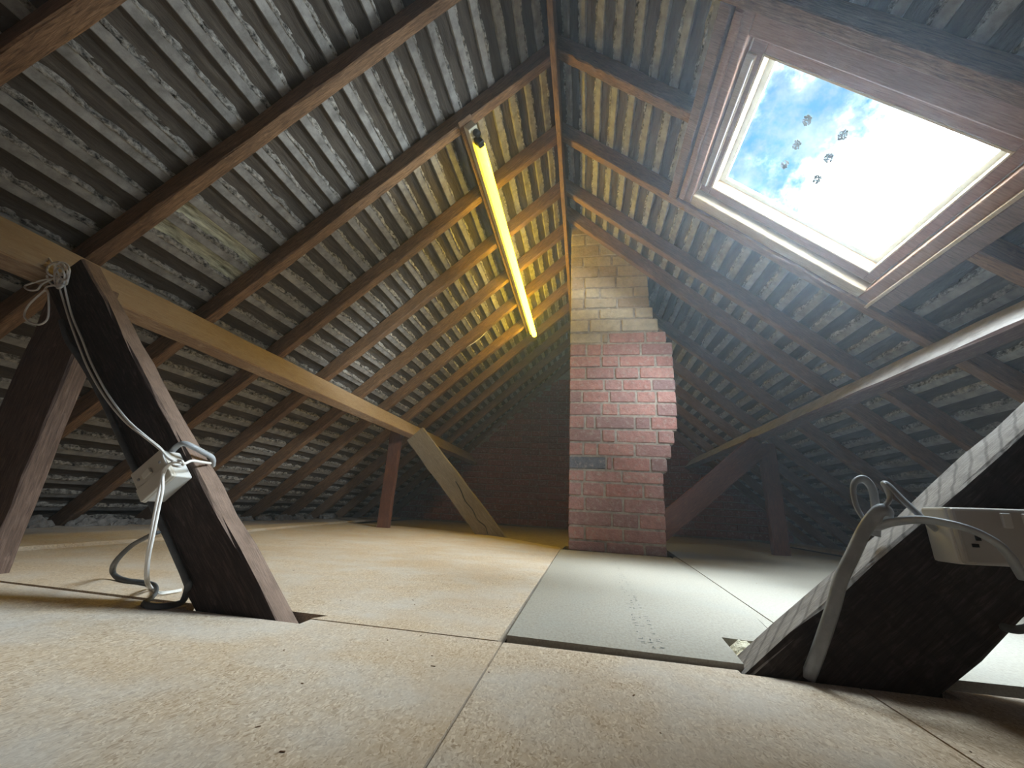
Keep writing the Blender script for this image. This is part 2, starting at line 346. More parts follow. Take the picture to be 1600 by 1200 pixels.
# loose splinters and crumbs on the boards
dv, df = [], []
for i in range(70):
    y = 1.4 + 9*rnd.random()**1.6; x = rnd.uniform(-.75, .75)*y; a = rnd.uniform(0, 3.14); l_ = rnd.uniform(.003, .008)*(1 if rnd.random() < .85 else 2.2); w_ = rnd.uniform(.002, .004); h_ = .004
    if (-.62 < x < 2.1 and y > 3.4) or x < -7.6: continue
    c_, s_ = math.cos(a), math.sin(a); k0 = len(dv)
    for z in (0.001, h_):
        for u, v in ((-l_, -w_), (l_, -w_), (l_, w_), (-l_, w_)): dv.append(((x+u*c_-v*s_)*S, (y+u*s_+v*c_)*S, (z+(.0205 if x > 2 and y > 3.7 else 0))*S))
    df += [[k0+4, k0+5, k0+6, k0+7]] + [[k0+j, k0+(j+1) % 4, k0+4+(j+1) % 4, k0+4+j] for j in range(4)]
tag(mesh_obj('wood_splinters', dv, df, M['rafter']), 'tiny dark wood splinters and crumbs scattered over the chipboard floor', 'debris', kind='stuff')

# ------------------------------------------------------------------ roof slopes: battens, torching, torched tile backs
ROW = .447
RAFT = {'L': [(-1.9, -1.7), (0.0, .2), (1.9, 2.1), (3.81, 4.01), (5.76, 5.96), (7.66, 7.86), (9.5, 9.7), (11.36, 11.56), (13.1, 13.3), (15.0, 15.2), (16.8, 17.0), (18.7, 18.9), (20.6, 20.8), (22.5, 22.7), (24.2, 24.4)],
        'R': [(-1.9, -1.7), (0.0, .2), (1.95, 2.15), (3.86, 4.07), (5.72, 5.93), (7.71, 7.92), (9.55, 9.75), (11.1, 11.3), (13.3, 13.5), (15.5, 15.7), (17.4, 17.6), (19.3, 19.5), (21.2, 21.4), (23.0, 23.2), (24.2, 24.4)]}
def slope_matrix(side):
    U = Vector((CP, 0, SP)) if side == 'L' else Vector((-CP, 0, SP))          # up the slope
    Nn = Vector((SP, 0, -CP)) if side == 'L' else Vector((-SP, 0, -CP))       # into the attic
    Yv = Vector((0, 1, 0))
    X = U.cross(Nn)                                                            # +-Y so that the frame is right-handed
    return Matrix((X, U, Nn)).transposed()
panel_meshes = []
for kx in range(14):
    nx, ny = 7, 5; v, f = [], []
    for j in range(ny+1):
        for i in range(nx+1):
            x, y = i/nx-.5, j/ny-.5
            edge = max(abs(x)*2, 0)**6*.5 + (abs(y)*2)**4*.35
            z = -.435 + .06*edge + .035*noise.noise(Vector((x*5+kx*7, y*3, kx))) + .02*noise.noise(Vector((x*14+kx*7, y*9, kx)))
            xx = x + (.012*noise.noise(Vector((y*8, kx, 1))) if abs(x) > .49 else 0)
            v.append((xx*S, y*S, z*S))
    for j in range(ny):
        for i in range(nx):
            a = j*(nx+1)+i; f.append([a, a+1, a+nx+2, a+nx+1])
    me = bpy.data.meshes.new('torched_tile'); me.from_pydata(v, [], f); me.update()
    for p in me.polygons: p.use_smooth = True
    me.materials.append(M['tile']); panel_meshes.append(me)
lime_mesh = panel_meshes[3].copy(); lime_mesh.materials.clear(); lime_mesh.materials.append(M['tile_lime'])
def torch_mesh(y0, y1, seed):
    L = y1-y0; n = max(4, int(L/.075)); v, f = [], []
    for i in range(n+1):
        y = y0 + L*i/n
        for j, (u, w) in enumerate(((-.035, -.39), (-.015, -.352), (.015, -.358), (.042, -.39), (.066, -.44))):
            p = Vector((y*2.6, u*9, seed*3.7)); a = noise.noise(p); b = noise.noise(p*3.1)
            v.append((y*S, (u + .022*a + .014*b)*S, (w + .022*a + .024*b - (.05 if b < -.28 and 0 < j < 4 else 0))*S))
    for i in range(n):
        for j in range(4):
            a = i*5+j; f.append([a, a+5, a+6, a+1])
    return v, f
for side in 'LR':
    ceil = empty('ceiling_left' if side == 'L' else 'ceiling_right', kind='structure')
    SM = slope_matrix(side); sx = SM.col[0].y                                  # sign of local x against +Y
    q0 = 8.44 if side == 'L' else 4.06; qs = -1 if side == 'L' else 1
    ks = [k for k in range(-24, 34) if (.60 if side == 'L' else -.95) < q0+ROW*k < (16.6 if side == 'L' else 14.9)]
    sv, sf = [], []; count = 0
    for k in ks:
        c = q0 + ROW*k
        in_op = side == 'R' and OS0-.1 < c < OS1+.12
        runs = [(YB, YF-.02)] if not in_op else [(YB, OY0-.12), (OY1+.14, YF-.02)]
        for (a, b) in runs:
            mwt = SM.to_4x4(); mwt.translation = RP(side, qs*(c+.035), 0, 0)*S
            n = int((b-a)/.6); v = []
            for i in range(n+1):
                y = a+(b-a)*i/n
                for (u, w) in ((-.075, -.46), (-.075, -.375), (-.065, -.362), (.065, -.362), (.065, -.46)):
                    dz = .012*noise.noise(Vector((y*1.3, k*3.3, u*4)))
                    v.append((sx*y*S, (u+dz)*S, (w+dz*.6)*S))
            f = [[i*5+j, i*5+j+1, i*5+j+6, i*5+j+5] for i in range(n) for j in range(4)]
            bt = mesh_obj('batten', v, f, M['batten'], ceil, mwt)
            tv, tf = torch_mesh(a, b, k + (50 if side == 'R' else 0))
            mt = SM.to_4x4(); mt.translation = RP(side, qs*(c-.045), 0, 0)*S
            to = mesh_obj('torching', [(sx*x, y, z) for x, y, z in tv], tf, M['crumb'], bt, mt, smooth=True)
        # torched tile backs below this batten, bay by bay
        ca, cb = c+.10, c+ROW-.10; qc = (ca+cb)/2
        if side == 'R' and cb > 14.4: continue
        R_ = RAFT[side]
        for bi in range(len(R_)-1):
            y0, y1 = R_[bi][1]-.06, R_[bi+1][0]+.06
            if side == 'R' and OS0-.15 < qc < OS1+.15 and y0 > 3.9 and y1 < 8: continue
            me = panel_meshes[rnd.randrange(14)]
            if side == 'L' and abs(qc-8.3) < .5 and 3.9 < y0 < 4.2: me = lime_mesh
            mwp = SM @ Matrix.Diagonal(Vector((y1-y0, cb-ca+.04, 1)))
            mwp = mwp.to_4x4(); mwp.translation = RP(side, qs*qc, (y0+y1)/2, 0)*S
            if 2 <= bi <= 9 and count < 296:
                o = bpy.data.objects.new('torched_tile', me); COL.objects.link(o); o.matrix_world = mwp; o.parent = ceil; count += 1
            elif bi >= 1:
                k0 = len(sv); sv += [mwp @ p.co for p in me.vertices]; sf += [[q+k0 for q in p.vertices] for p in me.polygons]
    tag(mesh_obj('torched_tiles', sv, sf, M['tile'], ceil, smooth=True), kind='stuff')
    # the tiles themselves, closing the slope
    def slab(qa, qb, ya, yb):
        v = []
        for w in (-.56, -.70):
            for (q, y) in ((qa, ya), (qb, ya), (qb, yb), (qa, yb)): v.append(RP(side, qs*q, y, w)*S)
        return v
    hv, hf = [], []
    rects = [(.22, 18.4, YB, YF)] if side == 'L' else [(-1.36, OS0+.1, YB, YF), (OS1-.1, 16.8, YB, YF), (OS0+.1, OS1-.1, YB, OY0+.1), (OS0+.1, OS1-.1, OY1-.1, YF)]
    for r_ in rects:
        k0 = len(hv); hv += slab(r_[0], r_[1], r_[2]-(.6 if r_[2] == YB else 0), r_[3]+(.6 if r_[3] == YF else 0)); hf += [[k0+a for a in q] for q in ((0, 1, 2, 3), (7, 6, 5, 4), (0, 4, 5, 1), (1, 5, 6, 2), (2, 6, 7, 3), (3, 7, 4, 0))]
    mesh_obj('outer_tile_covering', hv, hf, M['hollow'], ceil)

# ------------------------------------------------------------------ walls
def triangle(y, dy, name, mat, parent=None):
    prof = [(-13.6, -.45), (12.6, -.45), (12.6, DR-T*12.6+1.0), (-.55, 11.1), (-13.6, DL-T*13.6+1.0)]
    n = len(prof); v = [(x*S, yy*S, z*S) for yy in (y, y+dy) for x, z in prof]
    f = [list(range(n)), list(range(2*n-1, n-1, -1))] + [[i, n+i, n+(i+1) % n, (i+1) % n] for i in range(n)]
    return mesh_obj(name, v, f, mat, parent)
wb = empty('wall_back', kind='structure')
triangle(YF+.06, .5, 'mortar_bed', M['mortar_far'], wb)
bh, bl = .375, 1.08; z = .0; row = 0; nb = 0
bmesh_far = {}
def brick_mesh(key, hx, hy, hz, mat, seed):
    bm = bmesh.new(); bmesh.ops.create_cube(bm, size=2)
    for v in bm.verts: v.co = Vector((v.co.x*hx, v.co.y*hy, v.co.z*hz))
    bmesh.ops.bevel(bm, geom=bm.edges[:], offset=.018, segments=1, affect='EDGES')
    for v in bm.verts: v.co = (v.co + Vector((noise.noise(v.co*6+Vector((seed, 0, 0))), noise.noise(v.co*6+Vector((0, seed, 0))), noise.noise(v.co*6+Vector((0, 0, seed)))))*.014)*S
    me = bpy.data.meshes.new('brick'); bm.to_mesh(me); bm.free(); me.materials.append(mat); return me
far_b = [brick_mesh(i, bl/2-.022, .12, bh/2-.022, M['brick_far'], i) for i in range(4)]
while z < 9.6 and nb < 300:
    xl, xr = -(DL+.3-z)/T+.2, (DR+.3-z)/T-.2; xl = max(xl, -11.6); xr = min(xr, 10.6)
    x = -11.9 + (bl/2 if row % 2 else 0) - bl
    while x < xr and nb < 300:
        if x+bl*.5 > xl:
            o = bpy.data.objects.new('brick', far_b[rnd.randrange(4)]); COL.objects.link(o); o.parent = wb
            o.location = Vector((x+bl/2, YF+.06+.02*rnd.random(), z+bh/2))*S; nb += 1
        x += bl
    z += bh; row += 1
# verge torching down the gable edge
for i in range(16):
    q = -2.5 - i*.62
    if -9.6 < q < -7.2: pass
    p = RP('L', q, YF-.12, -.05); lump('verge_mortar', p, (.28+.1*rnd.random(), .10, .12+.06*rnd.random()), M['mortar_far'], wb, seed=i, sub=1)
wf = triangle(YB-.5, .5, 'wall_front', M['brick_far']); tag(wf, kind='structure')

# ------------------------------------------------------------------ chimney
YC = 10.98
ch = empty('chimney_stack', (.8, YC+1.2, 0), label='bare red brick chimney stack corbelled out to one side, standing on the pale floor panel', cat='chimney')
ys = [870, 842.6, 820.5, 797, 774, 751.6, 732.5, 710.8, 689.8, 669, 648.5, 628.5, 609.8, 592, 573.7, 556, 537, 520, 500, 483, 467, 451.5, 434.6, 417.7, 402, 384, 368, 352]
xs = [1044, 1043, 1042, 1040.5, 1039.5, 1038, 1044, 1050.5, 1055, 1060, 1059, 1058, 1057, 1055, 1054, 1053, 1043, 1030, 1022, 1016, 1015, 1014, 1014, 1013, 1013, 1012, 1012, 1012]
zl = [at(887, y, YC).z for y in ys]; zl[0] = 0
DEP = 2.3; XL = -.435
rows_ = []
for i in range(len(ys)-1):
    xr = at(xs[i], (ys[i]+ys[i+1])/2, YC).x; rows_.append((zl[i], zl[i+1], xr))
cv, cf = [], []
for (z0, z1, xr) in rows_:
    k0 = len(cv)
    for zz in (z0, z1):
        for (x, y) in ((XL+.05, YC+.06), (xr-.05, YC+.06), (xr-.05, YC+DEP-.04), (XL+.05, YC+DEP-.04)): cv.append((x*S, y*S, zz*S))
    cf += [[k0+a for a in q] for q in ((3, 2, 1, 0), (4, 5, 6, 7), (0, 1, 5, 4), (1, 2, 6, 5), (2, 3, 7, 6), (3, 0, 4, 7))]
mesh_obj('mortar_core', cv, cf, M['mortar'], ch)
def put_brick(x0, x1, y0, y1, z0, z1, mat, sd):
    j = .027; hx, hy, hz = (x1-x0)/2-j, (y1-y0)/2-j, (z1-z0)/2-j
    if hx < .05: return
    me = brick_mesh(0, hx, hy, hz, mat, sd); o = bpy.data.objects.new('brick', me); COL.objects.link(o)
    o.location = Vector(((x0+x1)/2, (y0+y1)/2+rnd.uniform(-.022, .016), (z0+z1)/2))*S
    o.rotation_euler = (rnd.uniform(-.01, .01), rnd.uniform(-.006, .006), rnd.uniform(-.012, .012))
    o.parent = ch; o.matrix_parent_inverse = Matrix.Translation(ch.location).inverted()
PAT = [[1.05, 1.03, .6], [.5, 1.08, 1.2], [1.05, .62, .62], [.52, 1.12, 1.2], [.42, .66, 1.1, .6], [.5, 1.1, 1.2], [1.15, .18, 1.1, .5], [.45, .42, 1.08, 1.05], [1.0, .42, 1.2, .5],
       [.45, .27, 1.05, .4, .7], [1.0, .5, 1.1, .6], [.42, .85, .82, .6, .6], [1.0, .52, .8, .65], [.5, .85, .7, 1.0], [1.0, .55, 1.1, .55], [.5, .45, 1.1, .9], [.95, .2, 1.05, .6], [.6, .95, 1.1], [.95, 1.1, .6], [.45, 1.05, 1.0],
       [.5, .5, 1.1, .5], [.45, 1.0, 1.0], [.95, .6, 1.0], [.42, .9, 1.1], [.95, 1.0, .5], [.5, 1.0, 1.0], [1, 1, 1]]
for i, (z0, z1, xr) in enumerate(rows_):
    lime = i >= 17
    pat = PAT[i]; x = XL; tot = sum(pat); scale = (xr-XL)/tot
    for j, b in enumerate(pat):
        w_ = b*scale
        mat = M['brick_lime'] if lime or (i == 16 and j < 2) else M['brick']
        if i == 6 and j == 0: mat = M['brick_blue']
        put_brick(x, x+w_, YC, YC+.48, z0, z1, mat, i*7+j); x += w_
    for sx_ in (0, 1):
        xa, xb = (XL, XL+.48) if sx_ == 0 else (xr-.48, xr)
        off = .5 if i % 2 else 1.0; y = YC+.48
        put_brick(xa, xb, y, y+off*.9, z0, z1, M['brick_lime'] if lime else M['brick'], i*11+sx_); put_brick(xa, xb, y+off*.9, YC+DEP, z0, z1, M['brick_lime'] if lime else M['brick'], i*13+sx_)

# ------------------------------------------------------------------ rafters, ridge, purlins
UL, UR = Vector((CP, 0, SP)), Vector((-CP, 0, SP))
def rafter(side, i, top=None, bot=None, skew=0, name='rafter', mat='rafter', **k):
    y0, y1 = RAFT[side][i]
    if side == 'L':
        A, B = RP('L', -15.8, y0, 0), RP('L', -.9, y0, 0); cA = ((0, 0, -.2), (0, 0, 1)); cB = ((-.665, 0, 0), (1, 0, 0))
        return beam(name, A, B, (0, 1, 0), (0, y1-y0), (-.36, 0) if UL.cross(Vector((0, 1, 0))).dot(Vector((-SP, 0, CP))) < 0 else (0, .36), M[mat], cA, cB, n=26, jit=.010, **k)
    A, B = RP('R', 14.3 if bot is None else bot, y0, 0), RP('R', -.7 if top is None else top, y0, 0)
    if skew: A = A + Vector((0, skew[1], 0)); B = B + Vector((0, skew[0], 0))
    cA = ((0, 0, -.2), (0, 0, 1)) if bot is None else None; cB = ((-.545, 0, 0), (1, 0, 0)) if top is None else None
    return beam(name, A, B, (0, 1, 0), (0, y1-y0), (-.36, 0) if UR.cross(Vector((0, 1, 0))).dot(Vector((SP, 0, CP))) < 0 else (0, .36), M[mat], cA, cB, n=26, jit=.010, **k)
GL, GR = 'rafters on the strip light slope', 'rafters on the skylight slope'
LL = {2: 'wide brown rafter crossing the upper corner, closest to the camera on the strip light slope',
      3: 'rough brown rafter running up from the top of the strut that carries the switch',
      4: 'brown rafter the near end of the strip light is screwed to',
      5: 'brown rafter passing behind the strip light just past its lamp holder',
      6: 'brown rafter second behind the strip light, between the ridge and the long purlin',
      7: 'brown rafter third behind the strip light, between the ridge and the long purlin',
      8: 'brown rafter with a thin pale cable running down it behind the strip light',
      9: 'brown rafter at the far tip of the strip light',
      10: 'dusty rafter just beyond the far tip of the strip light',
      11: 'dark rafter second beyond the far tip of the strip light',
      12: 'dark rafter third beyond the far tip of the strip light',
      13: 'dark rafter second from the brick gable on the strip light slope',
      14: 'dark rafter lying against the brick gable on the strip light slope'}
for i, l in LL.items(): rafter('L', i, label=l, cat='rafter', group=GL)
LR = {3: 'brown rafter along the upper side of the skylight, nearest the camera on that slope',
      4: 'short brown rafter from the ridge to the skylight trimmer, stopping at the glass opening',
      5: 'brown rafter along the lower side of the skylight with a sunlit orange edge',
      6: 'brown rafter first past the skylight towards the chimney',
      7: 'brown rafter that runs across the front of the chimney top',
      8: 'dark rafter first behind the chimney on the skylight slope',
      9: 'dark rafter second behind the chimney on the skylight slope',
      10: 'dark rafter third behind the chimney on the skylight slope',
      11: 'dark rafter fourth behind the chimney on the skylight slope',
      12: 'dark rafter fifth behind the chimney on the skylight slope',
      13: 'dark rafter closest to the brick gable on the skylight slope'}
for i, l in LR.items():
    k = dict(label=l, cat='rafter', group=GR)
    if i == 4: rafter('R', i, bot=2.52, **k)
    elif i == 7: rafter('R', i, skew=(-.42, .0), **k)
    elif i == 5: rafter('R', i, skew=(0, -.15), **k)
    else: rafter('R', i, **k)
rafter('R', 4, top=7.24, label='lower stub of the cut rafter running down from the skylight sill timber', cat='rafter', group=GR)
beam('ridge_board', (-.605, YB, 9.6), (-.605, YF, 9.6), (0, 0, 1), (0, 1.05), (-.055, .055), M['rafter'], n=40, jit=.006, bev=.012, label='thin brown ridge board along the peak of the roof', cat='ridge board')
XNL = Vector((SP, 0, -CP))
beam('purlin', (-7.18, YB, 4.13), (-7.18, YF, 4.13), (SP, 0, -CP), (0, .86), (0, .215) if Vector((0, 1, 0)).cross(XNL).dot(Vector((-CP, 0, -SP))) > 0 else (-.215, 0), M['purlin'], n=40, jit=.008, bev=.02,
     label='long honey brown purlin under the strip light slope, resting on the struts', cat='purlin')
XNR = Vector((-SP, 0, -CP))
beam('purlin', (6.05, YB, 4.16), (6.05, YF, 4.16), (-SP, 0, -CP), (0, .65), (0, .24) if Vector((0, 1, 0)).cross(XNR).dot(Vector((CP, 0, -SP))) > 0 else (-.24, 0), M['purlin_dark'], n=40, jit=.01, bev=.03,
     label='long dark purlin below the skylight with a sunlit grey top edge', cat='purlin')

# struts and posts
def strut(name, near_lo, near_hi, wdir_pts, y0, y1, mat, zfoot, cutB=None, n=14, **k):
    """lean timber in the plane y0; near_lo/near_hi: two points (x,z) on its upper edge; wdir_pts: perpendicular depth below that edge"""
    A = Vector((near_lo[0], y0, near_lo[1])); B = Vector((near_hi[0], y0, near_hi[1])); L = (B-A).normalized()
    W = Vector((0, 1, 0)); D = L.cross(W)
    d = wdir_pts if D.z < 0 else -wdir_pts
    return beam(name, A, B, (0, 1, 0), (0, y1-y0), (min(0, d), max(0, d)), M[mat], ((0, 0, zfoot), (0, 0, 1)), cutB, n=n, jit=.012, bev=.022, **k)
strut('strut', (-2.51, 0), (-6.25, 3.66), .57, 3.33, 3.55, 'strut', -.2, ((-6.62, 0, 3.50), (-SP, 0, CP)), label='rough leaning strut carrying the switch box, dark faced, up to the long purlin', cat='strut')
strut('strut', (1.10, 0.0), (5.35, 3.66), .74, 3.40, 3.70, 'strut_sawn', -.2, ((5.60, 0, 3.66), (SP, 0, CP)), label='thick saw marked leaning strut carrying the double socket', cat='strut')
strut('strut', (-2.72, 0), (-6.35, 3.88), .80, 14.55, 14.76, 'strut_grey', -.2, ((-6.62, 0, 3.50), (-SP, 0, CP)), label='weathered grey leaning strut with a long crack, left of the chimney', cat='strut')
strut('strut', (2.10, .68), (5.70, 3.82), .72, 14.5, 14.72, 'post', -.2, ((5.60, 0, 3.66), (SP, 0, CP)), label='dim reddish leaning strut behind the chimney under the dark purlin', cat='strut')
beam('post', (-6.7, 3.58, -.2), (-6.7, 3.58, 3.5), (1, 0, 0), (-.42, .42), (0, .22), M['post_brown'], ((0, 0, -.2), (0, 0, 1)), None, n=12, jit=.01, label='rough brown upright post behind the strut with the switch box', cat='post')
beam('post', (-7.42, 14.6, -.2), (-7.42, 14.6, 3.72), (1, 0, 0), (-.23, .23), (0, .22), M['post'], None, None, n=10, jit=.01, label='red brown upright post beside the weathered strut under the long purlin', cat='post')
beam('post', (6.08, 14.6, -.2), (6.08, 14.6, 3.5), (1, 0, 0), (-.24, .24), (0, .22), M['post'], None, None, n=10, jit=.01, label='dim upright post in the shadows beyond the chimney', cat='post')
# crack in the weathered strut
cpts = [(712, 752), (720, 766), (727, 783), (738, 796), (746, 812), (758, 822), (762, 834)]
cable('crack', [at(x, y, 14.55) for x, y in cpts], .02, .012, M['dark'], bpy.data.objects['strut.002'], m=3, sides=5)

# ------------------------------------------------------------------ skylight
def rframe_box(name, s0, s1, y0, y1, w0, w1, mat, parent, bevel=.012, **k):
    c = RP('R', (s0+s1)/2, (y0+y1)/2, (w0+w1)/2)
    return box(name, c, (Vector((CP, 0, -SP)), Vector((0, 1, 0)), Vector((SP, 0, CP))), ((s1-s0)/2, (y1-y0)/2, (w1-w0)/2), mat, parent, bevel, **k)
win = empty('window_1', RP('R', 4.9, 5.9, 0), kind='structure')
mu, md, mn, mf = GS0-OS0, OS1-GS1, GY0-OY0, OY1-GY1
def ring(name, f0, f1, w0, w1, mat, parent, bevel=.012, mats=None):
    a = (GS0-mu*f1, GS1+md*f1, GY0-mn*f1, GY1+mf*f1); b = (GS0-mu*f0, GS1+md*f0, GY0-mn*f0, GY1+mf*f0)
    out = []
    for j, (s0, s1, y0, y1) in enumerate(((a[0], b[0], a[2], a[3]), (b[1], a[1], a[2], a[3]), (b[0], b[1], a[2], b[2]), (b[0], b[1], b[3], a[3]))):
        out.append(rframe_box(name, s0, s1, y0, y1, w0, w1, mats[j] if mats else mat, parent, bevel))
    return out
pane = rframe_box('glass_pane', GS0-.03, GS1+.03, GY0-.03, GY1+.03, GW-.012, GW+.012, M['glass'], win, 0)
ring('glazing_bead', 0, .16, GW-.03, GW+.03, M['bead'], win, .008)
ring('sash', .19, .50, GW-.07, -.24, M['frame'], win, .02)
ring('sash_lining', .15, .20, GW+.03, -.235, M['frame_pale'], win, .006)
ring('window_frame', .55, .985, GW-.10, -.07, M['frame'], win, .025, [M['frame'], M['frame'], M['frame'], M['frame_pale']])
ring('frame_lip', .535, .57, -.36, -.27, M['frame_pale'], win, .004)
rframe_box('ventilation_flap', GS0-.53*mu, GS0-.30*mu, GY0-.1, GY1+.12, -.30, -.20, M['frame_pale'], win, .02)
rframe_box('flap_rod', GS0-.36*mu, GS0-.33*mu, GY0-.05, GY1+.1, -.2, -.17, M['white_plastic'], win, .006)
rframe_box('frame_moulding', OS0+.03, OS0+.17, OY0+.05, OY1-.05, -.12, -.02, M['frame'], win, .04)
rframe_box('flashing_edge', OS1-.03, OS1+.02, OY0+.05, OY1-.02, -.2, .01, M['frame_pale'], win, .004)
for (s, y) in ((GS1-.3, GY1+mf*.8), (GS0+.25, GY1+mf*.8)):
    cable('screw_hole', [RP('R', s, y, -.13), RP('R', s, y, -.09)], .035, .035, M['steel'], win, m=1, sides=10)
for i, (px, py) in enumerate([(1261, 188), (1245, 226), (1226, 257), (1317, 211), (1295, 247), (1277, 280)]):
    d = CR*((px-800)/FPX) - CU*((py-600)/FPX) + CF; Nn = Vector((SP, 0, CP)); t = (RP('R', 4, 5, GW+.014)-Vector((0, 0, 1))).dot(Nn)/d.dot(Nn)
    P = Vector((0, 0, 1)) + d*t; v, f = [], []; k0 = 0
    for b in range(80):
        a = rnd.uniform(0, 6.28); rr = math.sqrt(rnd.random()); cx_, cy_ = .062*rr*math.cos(a), .085*rr*math.sin(a); sz = rnd.uniform(.007, .015); k0 = len(v); ns = 7
        for q in range(ns):
            an = 6.283*q/ns; rad = sz*rnd.uniform(.6, 1.3)
            for h_ in (0, .008): v.append((Vector((CP, 0, -SP))*(cx_+rad*math.cos(an)) + Vector((0, 1, 0))*(cy_+rad*math.sin(an)) - Nn*h_)*S)
        f += [[k0+2*q+1 for q in range(ns)]] + [[k0+2*q, k0+2*((q+1) % ns), k0+2*((q+1) % ns)+1, k0+2*q+1] for q in range(ns)]
    mesh_obj('dirt_spot', v, f, M['dirt'], win, Matrix.Translation(P*S))
# timbers trimming the opening
rframe_box('trimmer', 2.50, 2.69, 4.08, 7.70, -.36, 0, M['trim'], None, .02, label='brown trimmer timber between skylight and ridge, joining two rafters', cat='timber')
rframe_box('trimmer', 6.98, 7.24, 4.08, 7.56, -.36, 0, M['trim'], None, .02, label='dark trimmer timber under the lower eaves side of the skylight', cat='timber')

# ------------------------------------------------------------------ strip light
XT = -2.36
sl = empty('strip_light', RP('L', XT/CP, 10.8, .2), label='long glowing yellow fluorescent strip light on a wooden board under the rafters', cat='strip light')
UV, NV = Vector((CP, 0, SP)), Vector((SP, 0, -CP))
def lbox(name, q0, q1, y0, y1, w0, w1, mat, parent=sl, bevel=.01):
    c = RP('L', (q0+q1)/2, (y0+y1)/2, (w0+w1)/2); return box(name, c, (UV, Vector((0, 1, 0)), UV.cross(Vector((0, 1, 0)))), ((q1-q0)/2, (y1-y0)/2, abs(w1-w0)/2), mat, parent, bevel)
QT = XT/CP
lbox('mounting_board', QT-.20, QT+.12, 5.66, 15.7, .005, .05, M['rafter'])
lbox('body', QT-.12, QT+.10, 5.78, 15.65, .05, .24, M['white_enamel'], bevel=.02)
cable('tube', [RP('L', QT-.01, 6.12, .36), RP('L', QT-.01, 11, .36), RP('L', QT-.01, 15.6, .36)], .10, .10, M['tube'], sl, m=4, sides=14)
for (a, b) in ((5.98, 6.14), (15.56, 15.66)):
    lbox('lamp_holder', QT-.08, QT+.06, a, b, .24, .45, M['black'] if a < 8 else M['white_enamel'], bevel=.03)
cable('starter', [RP('L', QT+.02, 5.90, .20), RP('L', QT+.02, 5.90, .34)], .07, .07, M['black'], sl, m=2, sides=12)

# ------------------------------------------------------------------ switch box on the near strut
sw = empty('switch_box', (-3.95, 3.3, 1.1), label='small cream plastic switch box screwed to the leaning strut', cat='switch')
e1 = Vector((-3.71+3.97, 0, 1.08-1.32)).normalized()      # along the strut, downwards
e2 = Vector((.24, 0, .235)).normalized()
ctr = Vector((-3.955, 3.33, 1.10)); hb = .17
box('back_box', ctr + Vector((0, -.085, 0)), (e1, e2, (0, 1, 0)), (hb*.98, hb*1.0, .083), M['white_plastic'], sw, .012)
box('face_plate', ctr + Vector((0, -.185, 0)), (e1, e2, (0, 1, 0)), (hb*1.03, hb*1.05, .018), M['switch'], sw, .012)
fp = box('lower_cover', ctr + e1*.10 + Vector((0, -.212, 0)), (e1, e2, (0, 1, 0)), (hb*.42, hb*1.03, .012), M['switch'], sw, .008)
rk = box('rocker', ctr - e1*.04 - e2*.02 + Vector((0, -.213, 0)), (e1, e2, (0, 1, 0.18)), (.03, .045, .014), M['switch'], sw, .006)
for s_ in (-1, 1): cable('screw', [ctr - e1*.055 + e2*(.12*s_) + Vector((0, -.2, 0)), ctr - e1*.055 + e2*(.12*s_) + Vector((0, -.208, 0))], .014, .014, M['steel'], sw, m=1, sides=8)

# ------------------------------------------------------------------ double socket on the other strut
so = empty('double_socket', (2.7, 3.4, .97), label='grey white double wall socket on the thick saw marked strut', cat='socket')
X_, Y_, Z_ = Vector((1, 0, .02)).normalized(), Vector((0, 1, 0)), Vector((-.02, 0, 1)).normalized()
c0 = Vector((2.69, 3.40, .985))
box('back_box', c0 + Vector((0, -.105, 0)), (X_, Y_, Z_), (.345, .10, .175), M['white_plastic'], so, .015)
box('face_plate', c0 + Vector((0, -.222, 0)), (X_, Y_, Z_), (.335, .022, .17), M['grey_plastic'], so, .016)
for gx in (-.16, .16):
    r_ = c0 + Vector((gx, -.245, 0))
    box('slot', r_ + Z_*.0 + X_*-.075, (X_, Y_, Z_), (.014, .004, .03), M['slot'], so); box('slot', r_ + Z_*-.06 + X_*-.10, (X_, Y_, Z_), (.018, .004, .010), M['slot'], so); box('slot', r_ + Z_*-.06 + X_*.03, (X_, Y_, Z_), (.018, .004, .010), M['slot'], so)
for gx in (-.055, .06):
    sww = box('rocker', c0 + X_*gx + Z_*.10 + Vector((0, -.246, 0)), (X_, Vector((0, 1, .15)), Z_), (.026, .012, .045), M['white_plastic'], so, .006)

# ------------------------------------------------------------------ cables
def path(L): return [at(*p) for p in L]
c_ = path([(1600, 905, 2.95), (1572, 862, 2.95), (1540, 838, 2.98), (1495, 821, 3.05), (1440, 812, 3.2), (1395, 816, 3.30), (1366, 824, 3.38), (1372, 812, 3.45), (1390, 803, 3.36), (1385, 797, 3.30), (1372, 800, 3.30), (1352, 826, 3.33), (1333, 865, 3.33), (1314, 905, 3.33), (1303, 945, 3.33), (1290, 985, 3.34), (1276, 1025, 3.36)])
end = atz(1262, 1060, .012)
cable('grey_cable', c_ + [end], .042, .022, M['grey_cable'], label='thick grey flat cable looped over the thick strut and down to the floor', cat='cable', up=(.3, -.2, 1))
c_ = path([(1369, 838, 3.5), (1369, 815, 3.5), (1367, 785, 3.5), (1362, 762, 3.48), (1350, 749, 3.46), (1337, 752, 3.44), (1333, 768, 3.42), (1340, 795, 3.40), (1355, 815, 3.36), (1372, 818, 3.33), (1378, 797, 3.31), (1390, 780, 3.32), (1386, 765, 3.34), (1381, 756, 3.34), (1388, 758, 3.33), (1410, 780, 3.30), (1440, 808, 3.27), (1462, 827, 3.28)])
cable('grey_cable', c_, .030, .016, M['grey_cable'], label='thin grey cable standing in two loops above the thick strut', cat='cable', up=(0, -1, .2))
